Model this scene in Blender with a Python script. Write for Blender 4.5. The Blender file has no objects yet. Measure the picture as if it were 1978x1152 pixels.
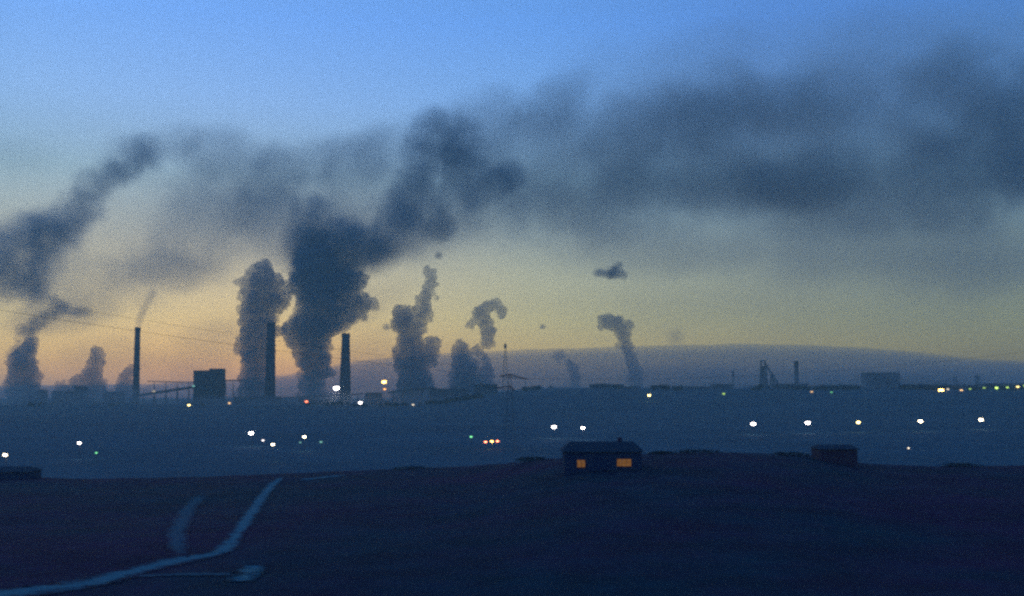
import bpy, bmesh, math, random
from mathutils import Vector, noise, Matrix
C = bpy.context
scene = C.scene
COL = scene.collection
R = math.radians
random.seed(7)

# ------------------------------------------------------------------ camera
F = 989 / math.tan(R(25))            # focal length in photograph pixels
PITCH = math.atan(169 / F)
EYE = Vector((0, 0, 36))
cam = bpy.data.cameras.new('camera')
cam.sensor_fit = 'HORIZONTAL'
cam.angle = R(50)
cam.clip_start, cam.clip_end = 1, 20000
co = bpy.data.objects.new('camera', cam)
COL.objects.link(co)
co.location = EYE
co.rotation_euler = (R(90) + PITCH, 0, 0)
scene.camera = co

# ------------------------------------------------------------------ dusk sky, sun just gone, exposure
SUN_EL, SUN_AZ = 0.6, -14            # degrees; azimuth from +Y towards +X
world = bpy.data.worlds.new('World')
scene.world = world
world.use_nodes = True
wt = world.node_tree
for n in list(wt.nodes):
    wt.nodes.remove(n)


def node(nt, typ, **kw):
    n = nt.nodes.new(typ)
    for k, v in kw.items():
        setattr(n, k, v)
    return n


def math_node(nt, op, a, b=None, clamp=False):
    n = nt.nodes.new('ShaderNodeMath')
    n.operation = op
    n.use_clamp = clamp
    for i, v in enumerate((a, b)):
        if v is None:
            continue
        if hasattr(v, 'is_linked'):
            nt.links.new(v, n.inputs[i])
        else:
            n.inputs[i].default_value = v
    return n.outputs[0]


def s2l(c):
    return tuple((x / 255 / 12.92) if x / 255 <= .04045 else ((x / 255 + .055) / 1.055) ** 2.4 for x in c)


sky = node(wt, 'ShaderNodeTexSky', sky_type='NISHITA', sun_disc=False, sun_elevation=R(SUN_EL), sun_rotation=R(SUN_AZ),
           altitude=100, air_density=1.0, dust_density=1.5, ozone_density=2.0)
bg1 = node(wt, 'ShaderNodeBackground')
bg1.inputs['Strength'].default_value = 0.05
wt.links.new(sky.outputs[0], bg1.inputs['Color'])
tc = node(wt, 'ShaderNodeTexCoord')
sep = node(wt, 'ShaderNodeSeparateXYZ')
wt.links.new(tc.outputs['Generated'], sep.inputs[0])
elev = math_node(wt, 'ARCSINE', sep.outputs['Z'])
fac = math_node(wt, 'DIVIDE', math_node(wt, 'ADD', elev, R(10)), R(100), clamp=True)   # 0 at -10 deg, 1 at 90 deg
ramp = node(wt, 'ShaderNodeValToRGB')
wt.links.new(fac, ramp.inputs[0])
SKY = [(-10, (.02, .035, .06)), (-4, (.12, .12, .14)), (-1.5, (.32, .27, .24)), (0, (.54, .38, .28)), (.8, (.80, .52, .26)), (1.8, (1.06, .73, .29)), (3.4, (1.14, .88, .40)),
       (5, (1.08, .89, .52)), (7.1, (.85, .79, .62)), (10.6, (.54, .77, .94)), (14.4, (.53, .88, 1.64)), (18.6, (.35, .76, 1.88)), (28, (.20, .44, 1.0)), (50, (.12, .24, .52)), (90, (.08, .17, .38))]
el = ramp.color_ramp.elements
while len(el) > 1:
    el.remove(el[-1])
for i, (d, c) in enumerate(SKY):
    e = el[0] if i == 0 else el.new((d + 10) / 100)
    e.position = (d + 10) / 100
    e.color = (*c, 1)
# away from the afterglow the sky is darker and bluer
az = math_node(wt, 'ARCTAN2', sep.outputs['X'], sep.outputs['Y'])
daz = math_node(wt, 'ABSOLUTE', math_node(wt, 'SUBTRACT', az, R(-24)))
dim = math_node(wt, 'MULTIPLY', daz, 1 / R(120), clamp=True)
dk = node(wt, 'ShaderNodeValToRGB')
wt.links.new(dim, dk.inputs[0])
for p, c in ((0, (.88, 1, .98)), (.21, (.58, .77, .82)), (.31, (.40, .55, .65)), (.40, (.31, .45, .54)), (1, (.09, .22, .42))):
    e = dk.color_ramp.elements[0] if p == 0 else dk.color_ramp.elements[-1] if p == 1 else dk.color_ramp.elements.new(p)
    e.color = (*c, 1)
mul = node(wt, 'ShaderNodeMix', data_type='RGBA', blend_type='MULTIPLY')
mul.inputs['Factor'].default_value = 1
wt.links.new(ramp.outputs[0], mul.inputs['A'])
wt.links.new(dk.outputs[0], mul.inputs['B'])
bg2 = node(wt, 'ShaderNodeBackground')
bg2.inputs['Strength'].default_value = 1.0
wt.links.new(mul.outputs['Result'], bg2.inputs['Color'])
addw = node(wt, 'ShaderNodeAddShader')
wt.links.new(bg1.outputs[0], addw.inputs[0])
wt.links.new(bg2.outputs[0], addw.inputs[1])
wo = node(wt, 'ShaderNodeOutputWorld')
wt.links.new(addw.outputs[0], wo.inputs['Surface'])

sun = bpy.data.lights.new('sun', 'SUN')
sun.energy, sun.angle, sun.color = 0.05, R(0.5), (1, .72, .45)
so = bpy.data.objects.new('sun', sun)
COL.objects.link(so)
sd = Vector((math.sin(R(SUN_AZ)) * math.cos(R(SUN_EL)), math.cos(R(SUN_AZ)) * math.cos(R(SUN_EL)), math.sin(R(SUN_EL))))
so.rotation_euler = sd.to_track_quat('Z', 'Y').to_euler()

scene.view_settings.view_transform = 'Standard'
scene.view_settings.look = 'None'
scene.view_settings.exposure = 0
scene.view_settings.gamma = 1
scene.render.engine = 'CYCLES'
cy = scene.cycles
cy.max_bounces, cy.diffuse_bounces, cy.glossy_bounces, cy.transmission_bounces, cy.volume_bounces = 4, 1, 1, 1, 1
cy.transparent_max_bounces = 48
cy.sample_clamp_indirect = 1.0
cy.volume_step_rate = 1.0
cy.volume_max_steps = 256
cy.use_denoising = False
cy.pixel_filter_type = 'BLACKMAN_HARRIS'
cy.filter_width = 2.6                # a soft phone lens
cy.use_adaptive_sampling = True
cy.adaptive_threshold = 0.02

# ------------------------------------------------------------------ helpers
RIGHT, FWD, UP = Vector((1, 0, 0)), Vector((0, math.cos(PITCH), math.sin(PITCH))), Vector((0, -math.sin(PITCH), math.cos(PITCH)))


def ray(px, py):
    return FWD + RIGHT * ((px - 989) / F) + UP * (-(py - 576) / F)


def at(px, py, Y):
    d = ray(px, py)
    return EYE + d * (Y / d.y)


def lerp(a, b, t):
    return a + (b - a) * t


def smooth(a, b, x):
    t = max(0, min(1, (x - a) / (b - a)))
    return t * t * (3 - 2 * t)


def curve(pts, x):
    if x <= pts[0][0]:
        return pts[0][1]
    for (x0, y0), (x1, y1) in zip(pts, pts[1:]):
        if x <= x1:
            return lerp(y0, y1, (x - x0) / (x1 - x0))
    return pts[-1][1]


def obj(name, bm, mat=None, parent=None, smooth_shade=False):
    me = bpy.data.meshes.new(name)
    bm.to_mesh(me)
    bm.free()
    if smooth_shade:
        for p in me.polygons:
            p.use_smooth = True
    o = bpy.data.objects.new(name, me)
    COL.objects.link(o)
    if mat:
        me.materials.append(mat)
    if parent:
        o.parent = parent
    return o


def tag(o, label, cat, group=None, kind=None):
    o['label'] = label
    if cat:
        o['category'] = cat
    if group:
        o['group'] = group
    if kind:
        o['kind'] = kind
    return o


def thing(name, label, cat, loc, rz=0, group=None):
    o = bpy.data.objects.new(name, None)
    COL.objects.link(o)
    o.location = loc
    o.rotation_euler.z = rz
    return tag(o, label, cat, group)


def box(bm, x0, x1, y0, y1, z0, z1):
    vs = [bm.verts.new((x, y, z)) for z in (z0, z1) for x, y in ((x0, y0), (x1, y0), (x1, y1), (x0, y1))]
    for f in ((3, 2, 1, 0), (4, 5, 6, 7), (0, 1, 5, 4), (1, 2, 6, 5), (2, 3, 7, 6), (3, 0, 4, 7)):
        bm.faces.new([vs[i] for i in f])
    return bm


def lathe(bm, prof, n=20, cx=0, cy=0):
    rings = []
    for r, z in prof:
        rings.append([bm.verts.new((cx + r * math.cos(2 * math.pi * k / n), cy + r * math.sin(2 * math.pi * k / n), z)) for k in range(n)])
    for a, b in zip(rings, rings[1:]):
        for k in range(n):
            bm.faces.new((a[k], a[(k + 1) % n], b[(k + 1) % n], b[k]))
    bm.faces.new(rings[0][::-1])
    bm.faces.new(rings[-1])
    return bm


def bar(bm, a, b, r, n=6, r2=None):
    a, b = Vector(a), Vector(b)
    d = (b - a).normalized()
    u = d.orthogonal().normalized()
    v = d.cross(u)
    r2 = r if r2 is None else r2
    A = [bm.verts.new(a + (u * math.cos(2 * math.pi * k / n) + v * math.sin(2 * math.pi * k / n)) * r) for k in range(n)]
    B = [bm.verts.new(b + (u * math.cos(2 * math.pi * k / n) + v * math.sin(2 * math.pi * k / n)) * r2) for k in range(n)]
    for k in range(n):
        bm.faces.new((A[k], A[(k + 1) % n], B[(k + 1) % n], B[k]))
    bm.faces.new(A[::-1])
    bm.faces.new(B)
    return bm


# ------------------------------------------------------------------ materials
def surf(name, c1, c2=None, scale=.3, rough=.9, bump=0, detail=6, stretch=None):
    m = bpy.data.materials.new(name)
    m.use_nodes = True
    nt = m.node_tree
    p = nt.nodes['Principled BSDF']
    p.inputs['Roughness'].default_value = rough
    p.inputs['Specular IOR Level'].default_value = .2
    if c2 is None:
        p.inputs['Base Color'].default_value = (*c1, 1)
        return m
    t = node(nt, 'ShaderNodeTexCoord')
    mp = node(nt, 'ShaderNodeMapping')
    if stretch:
        mp.inputs['Scale'].default_value = stretch
    nt.links.new(t.outputs['Object'], mp.inputs[0])
    nz = node(nt, 'ShaderNodeTexNoise')
    nz.inputs['Scale'].default_value = scale
    nz.inputs['Detail'].default_value = detail
    nz.inputs['Roughness'].default_value = .65
    nt.links.new(mp.outputs[0], nz.inputs['Vector'])
    r = node(nt, 'ShaderNodeValToRGB')
    r.color_ramp.elements[0].position, r.color_ramp.elements[1].position = .35, .66
    r.color_ramp.elements[0].color, r.color_ramp.elements[1].color = (*c1, 1), (*c2, 1)
    nt.links.new(nz.outputs['Fac'], r.inputs[0])
    nt.links.new(r.outputs[0], p.inputs['Base Color'])
    if bump:
        b = node(nt, 'ShaderNodeBump')
        b.inputs['Strength'].default_value = .6
        b.inputs['Distance'].default_value = bump
        nt.links.new(nz.outputs['Fac'], b.inputs['Height'])
        nt.links.new(b.outputs[0], p.inputs['Normal'])
    return m


def glow(name, c, strength):
    m = bpy.data.materials.new(name)
    m.use_nodes = True
    nt = m.node_tree
    nt.nodes.remove(nt.nodes['Principled BSDF'])
    e = node(nt, 'ShaderNodeEmission')
    e.inputs['Color'].default_value = (*c, 1)
    e.inputs['Strength'].default_value = strength
    nt.links.new(e.outputs[0], nt.nodes['Material Output'].inputs['Surface'])
    m.cycles.emission_sampling = 'AUTO'
    return m


def even_volume(name, color, density, skin=0.0, skin_color=(.2, .26, .34)):
    m = bpy.data.materials.new(name)
    m.use_nodes = True
    nt = m.node_tree
    nt.nodes.remove(nt.nodes['Principled BSDF'])
    v = node(nt, 'ShaderNodeVolumePrincipled')
    v.inputs['Color'].default_value = (*color, 1)
    v.inputs['Density'].default_value = density
    v.inputs['Anisotropy'].default_value = 0.3
    out = nt.nodes['Material Output']
    nt.links.new(v.outputs[0], out.inputs['Volume'])
    if skin:
        t, d, mx = node(nt, 'ShaderNodeBsdfTransparent'), node(nt, 'ShaderNodeBsdfDiffuse'), node(nt, 'ShaderNodeMixShader')
        d.inputs['Color'].default_value = (*skin_color, 1)
        mx.inputs[0].default_value = skin
        nt.links.new(t.outputs[0], mx.inputs[1])
        nt.links.new(d.outputs[0], mx.inputs[2])
        nt.links.new(mx.outputs[0], out.inputs['Surface'])
    return m


def cloud_volume(name, color, scale=.0075, warp=2.4):
    """ragged smoke: thins out from the middle of its object towards its hull; the object's alpha holds its density"""
    m = bpy.data.materials.new(name)
    m.use_nodes = True
    nt = m.node_tree
    nt.nodes.remove(nt.nodes['Principled BSDF'])
    t = node(nt, 'ShaderNodeTexCoord')
    ln = node(nt, 'ShaderNodeVectorMath', operation='LENGTH')
    nt.links.new(t.outputs['Object'], ln.inputs[0])
    g = node(nt, 'ShaderNodeNewGeometry')
    n1 = node(nt, 'ShaderNodeTexNoise')
    n1.inputs['Scale'].default_value = scale
    n1.inputs['Detail'].default_value = 7
    n1.inputs['Roughness'].default_value = .62
    nt.links.new(g.outputs['Position'], n1.inputs['Vector'])
    off = math_node(nt, 'MULTIPLY', math_node(nt, 'SUBTRACT', n1.outputs['Fac'], .5), warp)
    rr = math_node(nt, 'SUBTRACT', ln.outputs['Value'], off)
    mr = node(nt, 'ShaderNodeMapRange', interpolation_type='SMOOTHSTEP')
    nt.links.new(rr, mr.inputs['Value'])
    mr.inputs['From Min'].default_value, mr.inputs['From Max'].default_value = .95, .25
    edge = node(nt, 'ShaderNodeMapRange', interpolation_type='SMOOTHSTEP')
    nt.links.new(ln.outputs['Value'], edge.inputs['Value'])
    edge.inputs['From Min'].default_value, edge.inputs['From Max'].default_value = 1.0, .62
    oi = node(nt, 'ShaderNodeObjectInfo')
    d = math_node(nt, 'MULTIPLY', math_node(nt, 'MULTIPLY', mr.outputs[0], edge.outputs[0]), math_node(nt, 'MULTIPLY', oi.outputs['Alpha'], .006))
    v = node(nt, 'ShaderNodeVolumePrincipled')
    v.inputs['Color'].default_value = (*color, 1)
    nt.links.new(d, v.inputs['Density'])
    v.inputs['Anisotropy'].default_value = 0.3
    nt.links.new(v.outputs[0], nt.nodes['Material Output'].inputs['Volume'])
    m.cycles.volume_step_rate = 1.0
    return m


def heath_mat():
    m = bpy.data.materials.new('dark_heath')
    m.use_nodes = True
    nt = m.node_tree
    p = nt.nodes['Principled BSDF']
    p.inputs['Roughness'].default_value = .95
    p.inputs['Specular IOR Level'].default_value = .1
    t = node(nt, 'ShaderNodeTexCoord')
    cols = []
    for sc, c1, c2 in ((.02, (.004, .036, .060), (.050, .015, .056)), (.11, (.72, .72, .75), (1.25, 1.25, 1.2))):
        nz = node(nt, 'ShaderNodeTexNoise')
        nz.inputs['Scale'].default_value = sc
        nz.inputs['Detail'].default_value = 8
        nz.inputs['Roughness'].default_value = .7
        nt.links.new(t.outputs['Object'], nz.inputs['Vector'])
        r = node(nt, 'ShaderNodeValToRGB')
        r.color_ramp.elements[0].position, r.color_ramp.elements[1].position = .40, .60
        r.color_ramp.elements[0].color, r.color_ramp.elements[1].color = (*c1, 1), (*c2, 1)
        nt.links.new(nz.outputs['Fac'], r.inputs[0])
        cols.append(r)
    mx = node(nt, 'ShaderNodeMix', data_type='RGBA', blend_type='MULTIPLY')
    mx.inputs['Factor'].default_value = 1
    nt.links.new(cols[0].outputs[0], mx.inputs['A'])
    nt.links.new(cols[1].outputs[0], mx.inputs['B'])
    nt.links.new(mx.outputs['Result'], p.inputs['Base Color'])
    return m


def worn_track(name, strength):
    """frosty bare earth in the middle of a track, giving way to the heath in ragged tufts towards its edges"""
    m = heath_mat()
    m.name = name
    nt = m.node_tree
    p = nt.nodes['Principled BSDF']
    base = p.inputs['Base Color'].links[0].from_socket
    t = node(nt, 'ShaderNodeTexCoord')
    nz = node(nt, 'ShaderNodeTexNoise')
    nz.inputs['Scale'].default_value = .45
    nz.inputs['Detail'].default_value = 8
    nz.inputs['Roughness'].default_value = .7
    nt.links.new(t.outputs['Object'], nz.inputs['Vector'])
    at_ = node(nt, 'ShaderNodeAttribute', attribute_name='wear')
    f = math_node(nt, 'ADD', at_.outputs['Fac'], math_node(nt, 'MULTIPLY', math_node(nt, 'SUBTRACT', nz.outputs['Fac'], .5), 2.6))
    mr = node(nt, 'ShaderNodeMapRange', interpolation_type='SMOOTHSTEP')
    nt.links.new(f, mr.inputs['Value'])
    mr.inputs['From Min'].default_value, mr.inputs['From Max'].default_value = .05, .8
    mr.inputs['To Max'].default_value = strength
    mx = node(nt, 'ShaderNodeMix', data_type='RGBA')
    nt.links.new(mr.outputs[0], mx.inputs['Factor'])
    nt.links.new(base, mx.inputs['A'])
    mx.inputs['B'].default_value = (.10, .25, .28, 1)
    nt.links.new(mx.outputs['Result'], p.inputs['Base Color'])
    return m


M = dict(
    heath=heath_mat(),
    valley=surf('frosted_fields', (.018, .085, .125), (.050, .14, .19), .009, bump=0),
    track=worn_track('frosted_track', 1.0),
    track_faint=worn_track('faint_track', .5),
    concrete=surf('sooty_concrete', (.05, .045, .06), (.10, .085, .10), .1),
    steel=surf('dark_steel', (.02, .02, .025), (.05, .045, .05), .4, rough=.6),
    cladding=surf('weathered_cladding', (.03, .04, .05), (.06, .065, .075), .15),
    roofing=surf('roofing_felt', (.02, .045, .075), (.035, .06, .09), .3),
    wall=surf('rendered_wall', (.03, .048, .10), (.05, .062, .12), .8),
    brick=surf('red_brick', (.09, .045, .075), (.12, .055, .085), 2),
    post=surf('galvanised_post', (.10, .10, .11)),
    leaf=surf('dark_twigs', (.012, .016, .02), (.03, .035, .04), .8),
)

# ------------------------------------------------------------------ terrain
RIDGE = [(-1500, 918), (0, 919), (200, 923), (450, 917), (700, 907), (900, 899), (1000, 890), (1100, 880), (1300, 873), (1400, 871), (1570, 879), (1660, 893),
         (1800, 899), (1978, 897), (3500, 897)]
RDIST = [(-1500, 300), (900, 300), (1120, 240), (1700, 235), (3500, 235)]


def height(x, y):
    yy = max(y, 30)
    px = 989 + F * x / yy
    px = max(-1500, min(3500, px))
    rd = curve(RDIST, px)
    zr = 36 - (curve(RIDGE, px) - 745) / F * rd
    if y <= rd:
        z = lerp(17.5, zr, smooth(80, rd, y) * .5 + .5 * max(0, min(1, (y - 80) / (rd - 80))))
        z += .55 * noise.noise((x * .03, y * .02, 1)) * smooth(rd, rd - 60, y) + .25 * noise.noise((x * .09, y * .06, 4))
        return z
    z = max(0, zr - (y - rd) * .14)
    far = 30 * smooth(1150, 1900, y) * smooth(760, 1080, px)
    z = z + far * smooth(rd, rd + 250, y) + .8 * noise.noise((x * .004, y * .004, 2)) * smooth(500, 700, y)
    z += 3 * max(0, noise.noise((x * .012, 3.3, y * .004))) * smooth(1300, 1800, y)
    return z


YS = [-120, -60, 0, 30, 45] + [60 + 4 * i for i in range(70)] + [340 * (1.03 ** i) for i in range(76)]
YS = [y for y in YS if y < 3150]
US = [-1.15 + 2.3 * i / 230 for i in range(231)]
bm = bmesh.new()
rows = []
for y in YS:
    w = max(y, 60) + 120 if y < 60 else y + 120 * smooth(400, 60, y)
    rows.append([bm.verts.new((u * w, y, height(u * w, y))) for u in US])
for j in range(len(rows) - 1):
    for i in range(len(US) - 1):
        f = bm.faces.new((rows[j][i], rows[j][i + 1], rows[j + 1][i + 1], rows[j + 1][i]))
        c = f.calc_center_median()
        px = 989 + F * c.x / max(c.y, 30)
        f.material_index = 0 if c.y < curve(RDIST, px) + 25 else 1
ground = obj('ground', bm, M['heath'], smooth_shade=True)
ground.data.materials.append(M['valley'])
tag(ground, 'dark heath slope falling to pale frosted fields in the valley', None, kind='structure')


def on_ground(px, py):
    d = ray(px, py)
    t = 60
    while t < 3000:
        p = EYE + d * t
        if p.z <= height(p.x, p.y):
            return p
        t += .5
    return EYE + d * t


def strip(name, pts, mat, label, steps=14):
    """a worn ribbon lying on the ground along pixel points (px, py, half width in metres); 'wear' is 1 on the beaten middle, 0 at its grassy edge"""
    P = []
    for (a, b) in zip(pts, pts[1:]):
        for k in range(steps):
            t = k / steps
            P.append((on_ground(lerp(a[0], b[0], t), lerp(a[1], b[1], t)), lerp(a[2], b[2], t)))
    P.append((on_ground(pts[-1][0], pts[-1][1]), pts[-1][2]))
    bm = bmesh.new()
    wear = bm.verts.layers.float.new('wear')
    prev = None
    NS = 9
    for i, (p, w) in enumerate(P):
        a, b = P[max(0, i - 3)][0], P[min(len(P) - 1, i + 3)][0]
        d = Vector((b.x - a.x, b.y - a.y, 0)).normalized()
        nrm = Vector((-d.y, d.x, 0))
        w *= 1.35 * (1 + .3 * noise.noise((p.x * .12, p.y * .12, 9)))
        end = min(1, i / 6, (len(P) - 1 - i) / 6)
        row = []
        for k in range(NS):
            u = -1 + 2 * k / (NS - 1)
            q = p + nrm * w * u
            v = bm.verts.new((q.x, q.y, height(q.x, q.y) + .06))
            v[wear] = (1 - abs(u)) * end
            row.append(v)
        if prev:
            for k in range(NS - 1):
                bm.faces.new((prev[k], prev[k + 1], row[k + 1], row[k]))
        prev = row
    o = obj(name, bm, mat, smooth_shade=True)
    return tag(o, label, None, kind='structure')


strip('track', [(-60, 1165, 2.2), (20, 1148, 2.2), (130, 1134, 2.1), (190, 1124, 1.9), (250, 1107, 1.5), (330, 1087, 1.6), (410, 1073, 1.5), (430, 1066, 1.2), (445, 1050, 1.0), (475, 1008, 1.0),
                (505, 962, 1.1), (526, 937, 1.1), (548, 920, .8)], M['track'], 'pale frosted dirt track climbing from the near corner and bending up the slope')
strip('track', [(235, 1116, .7), (330, 1112, .8), (430, 1111, .9), (470, 1112, 1.2)], M['track_faint'], 'short faint side track leading to a pale turning patch')
strip('track', [(460, 1126, 1.0), (472, 1115, 1.25), (484, 1105, 1.3), (497, 1092, .9)], M['track'], 'pale turning patch at the end of the side track')
strip('track', [(345, 1079, 1.0), (342, 1030, 1.2), (362, 985, 1.3), (392, 953, 1.2)], M['track_faint'], 'faint footpath going straight up the heath')
strip('track', [(575, 928, 1.4), (625, 923, 2.6), (668, 918, 3.4)], M['track'], 'pale lane running along the crest')

# ------------------------------------------------------------------ steelworks
D0 = 2121.0                           # one photograph pixel is about one metre here


def chimney(px, top, base_w, top_w, Y, label, base=None, ring=True, group='works chimneys'):
    p = at(px, top, Y)
    z0 = height(p.x, p.y) - 1
    H = p.z - z0
    t = thing('chimney', label, 'chimney', (p.x, p.y, z0), group=group)
    bm = bmesh.new()
    n = 10
    lathe(bm, [(lerp(base_w, top_w, (k / n) ** .8) / 2, H * k / n) for k in range(n + 1)], 24)
    obj('shaft', bm, M['concrete'], t, True)
    bm = bmesh.new()
    lathe(bm, [(top_w * .5 + .2, H - 7), (top_w * .5 + .7, H - 6), (top_w * .5 + .7, H + .5), (top_w * .42, H + .5)], 24)
    obj('crown', bm, M['steel'], t)
    if ring:
        for q in (.45, .72):
            bm = bmesh.new()
            w = lerp(base_w, top_w, q ** .8) / 2
            lathe(bm, [(w - .1, H * q), (w + 1.6, H * q), (w + 1.6, H * q + 1.3), (w - .1, H * q + 1.3)], 24)
            obj('gallery', bm, M['steel'], t)
    return t


chimney(266, 633, 14, 10, D0, 'slim tall dark chimney standing alone left of the conveyor building')
chimney(668, 645, 25, 15, D0, 'stout tapering chimney behind the brightest white floodlight')
chimney(524, 624, 21, 15, D0 - 75, 'broad chimney rising out of the thick steam column')


def building(px0, px1, py, Y, depth, label, cat='building', mat='cladding', step=None, windows=0, name='works_building', group='works buildings'):
    a, b = at(px0, py, Y), at(px1, py, Y)
    w = b.x - a.x
    z0 = min(height(a.x, Y), height(b.x, Y)) - 1
    H = a.z - z0
    t = thing(name, label, cat, ((a.x + b.x) / 2, Y, z0), group=group)
    bm = box(bmesh.new(), -w / 2, w / 2, 0, depth, 0, H)
    obj('wall', bm, M[mat], t)
    bm = box(bmesh.new(), -w / 2 - .8, w / 2 + .8, -.8, depth + .8, H + .003, H + 1.2)
    obj('roof', bm, M['roofing'], t)
    if step:
        s0, s1, sh = step
        bm = box(bmesh.new(), lerp(-w / 2, w / 2, s0), lerp(-w / 2, w / 2, s1), 1, depth - 1, H + 1.203, H + 1.2 + sh)
        obj('roof_cabin', bm, M[mat], t)
    for k in range(windows):
        x = lerp(-w / 2, w / 2, (k + .5) / windows)
        bm = box(bmesh.new(), x - 1.6, x + 1.6, -.15, -.003, H * .55, H * .55 + 2)
        obj('window', bm, M['steel'], t)
    return t


b1 = building(374, 428, 717, D0 - 20, 30, 'tall dark transfer tower with a stepped roof joined to the conveyors', step=(.55, 1, 3.6), windows=4)
b2 = building(1673, 1738, 721, 1950, 30, 'wide flat-roofed dark block standing up from the far terrace', windows=6)


def gallery(p0, p1, w, h, label, legs, name='conveyor', Y=D0):
    """an inclined conveyor bridge on trestles from one pixel point to another"""
    a, b = at(p0[0], p0[1], Y), at(p1[0], p1[1], Y)
    t = thing(name, label, 'conveyor', (a.x, a.y, height(a.x, a.y)), group='conveyors')
    o = Vector(t.location)
    bm = bmesh.new()
    vs = []
    for p in (a, b):
        q = p - o
        vs.append([bm.verts.new((q.x, q.y + dy, q.z + dz)) for dy, dz in ((-w / 2, -h), (w / 2, -h), (w / 2, 0), (-w / 2, 0))])
    for k in range(4):
        bm.faces.new((vs[0][k], vs[0][(k + 1) % 4], vs[1][(k + 1) % 4], vs[1][k]))
    bm.faces.new(vs[0][::-1])
    bm.faces.new(vs[1])
    obj('housing', bm, M['cladding'], t)
    for k in range(legs):
        f = (k + .6) / legs
        q = a.lerp(b, f) - o
        g = height(q.x + o.x, Y) - o.z
        if q.z - h - g < 1:
            continue
        bm = bmesh.new()
        for s in (-1, 1):
            bar(bm, (q.x + s * 1.8, q.y, g), (q.x, q.y, q.z - h), .5)
        bar(bm, (q.x - 1, q.y, lerp(g, q.z - h, .45)), (q.x + 1, q.y, lerp(g, q.z - h, .45)), .3)
        obj('trestle', bm, M['steel'], t)
    return t


gallery((264, 762), (374, 746), 4, 4.5, 'sloping conveyor climbing from the slim chimney to the dark transfer tower', 5)
gallery((428, 734), (470, 734), 4, 2.2, 'level conveyor bridge on thin legs between the transfer tower and the steam', 3, Y=D0 - 8)
gallery((285, 736), (374, 738), 4, 1.6, 'thin high pipe bridge reaching the transfer tower from the slim chimney', 4, Y=D0 - 6)


def furnace(px, py, w, Y, label):
    """blast furnace: tapered stack, top frame, inclined skip bridge and dust catcher"""
    p = at(px, py, Y)
    z0 = height(p.x, p.y) - 1
    H = p.z - z0
    t = thing('blast_furnace', label, 'furnace', (p.x, p.y, z0), group='blast furnaces')
    obj('stack', lathe(bmesh.new(), [(w * .30, 0), (w * .36, H * .25), (w * .22, H * .72), (w * .14, H * .8)], 20), M['steel'], t, True)
    bm = bmesh.new()
    for s in (-1, 1):
        for q in (-1, 1):
            bar(bm, (s * w * .32, q * w * .32, 0), (s * w * .16, q * w * .16, H), .7)
    for q in (.6, .8, 1):
        e = w * lerp(.32, .16, q)
        for a, b in (((-e, -e), (e, -e)), ((e, -e), (e, e)), ((e, e), (-e, e)), ((-e, e), (-e, -e))):
            bar(bm, (*a, H * q), (*b, H * q), .5)
    obj('top_frame', bm, M['steel'], t)
    bm = bmesh.new()
    bar(bm, (w * 1.5, 0, 2), (w * .1, 0, H * .92), 2.2, 4)
    obj('skip_bridge', bm, M['steel'], t)
    obj('dust_catcher', lathe(bmesh.new(), [(1, 0), (w * .16, H * .1), (w * .2, H * .2), (w * .2, H * .45), (w * .06, H * .55)], 16, w * .8, 3), M['steel'], t, True)
    return t


furnace(1474, 697, 22, 2050, 'blast furnace with a sloping skip bridge, faint beyond the far terrace')
chimney(1538, 698, 9, 7, 2080, 'short faint chimney right of the blast furnace', ring=False)
chimney(1416, 716, 4, 3, 2050, 'thin faint stack left of the blast furnace', ring=False)
chimney(1845, 728, 9, 7, 2100, 'squat stack above the string of yellow lamps', ring=False)
chimney(1888, 726, 10, 8, 2100, 'squat stack above the green lamps', ring=False)
chimney(1227, 748, 18, 14, 2100, 'low wide stack under the bent lone plume', ring=False)
chimney(1112, 752, 14, 11, 2100, 'low stack under the short stubby plume', ring=False)

# low sheds and tanks along the foot of the works
SHEDS = [
    (100, 138, 757, 2150, 'low shed under the left steam columns'), (143, 162, 748, 2160, 'narrow dark block among the left steam puffs'),
    (200, 232, 758, 2140, 'mid height block between the steam puffs and the slim chimney'), (452, 540, 768, 2080, 'long low hall at the foot of the thickest steam column'),
    (575, 640, 772, 2060, 'long low hall behind the red lamp'), (705, 735, 760, 2070, 'small hall left of the yellow beacon mast'),
    (830, 905, 752, 2040, 'broad dark hall beneath the twin smoke puffs'), (915, 960, 744, 2030, 'dark hall right beneath the twin smoke puffs'),
    (1020, 1075, 756, 1960, 'flat shed left of the short stubby plume'), (1140, 1205, 744, 1940, 'shed left of the bent lone plume'),
    (1330, 1372, 748, 1900, 'small shed on the terrace left of the thin stack'), (1378, 1414, 743, 1900, 'taller shed touching the thin stack'),
    (1500, 1560, 743, 1910, 'shed below the short faint chimney'), (1590, 1655, 745, 1900, 'long low shed left of the wide block'),
    (1745, 1800, 744, 1900, 'low shed right of the wide block'), (1905, 1990, 742, 1920, 'long shed behind the last yellow lamps'),
]
for a, b, y, Y, lab in SHEDS:
    building(a, b, y, Y, 24, lab, 'shed', name='works_shed', group='low works sheds')


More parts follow.
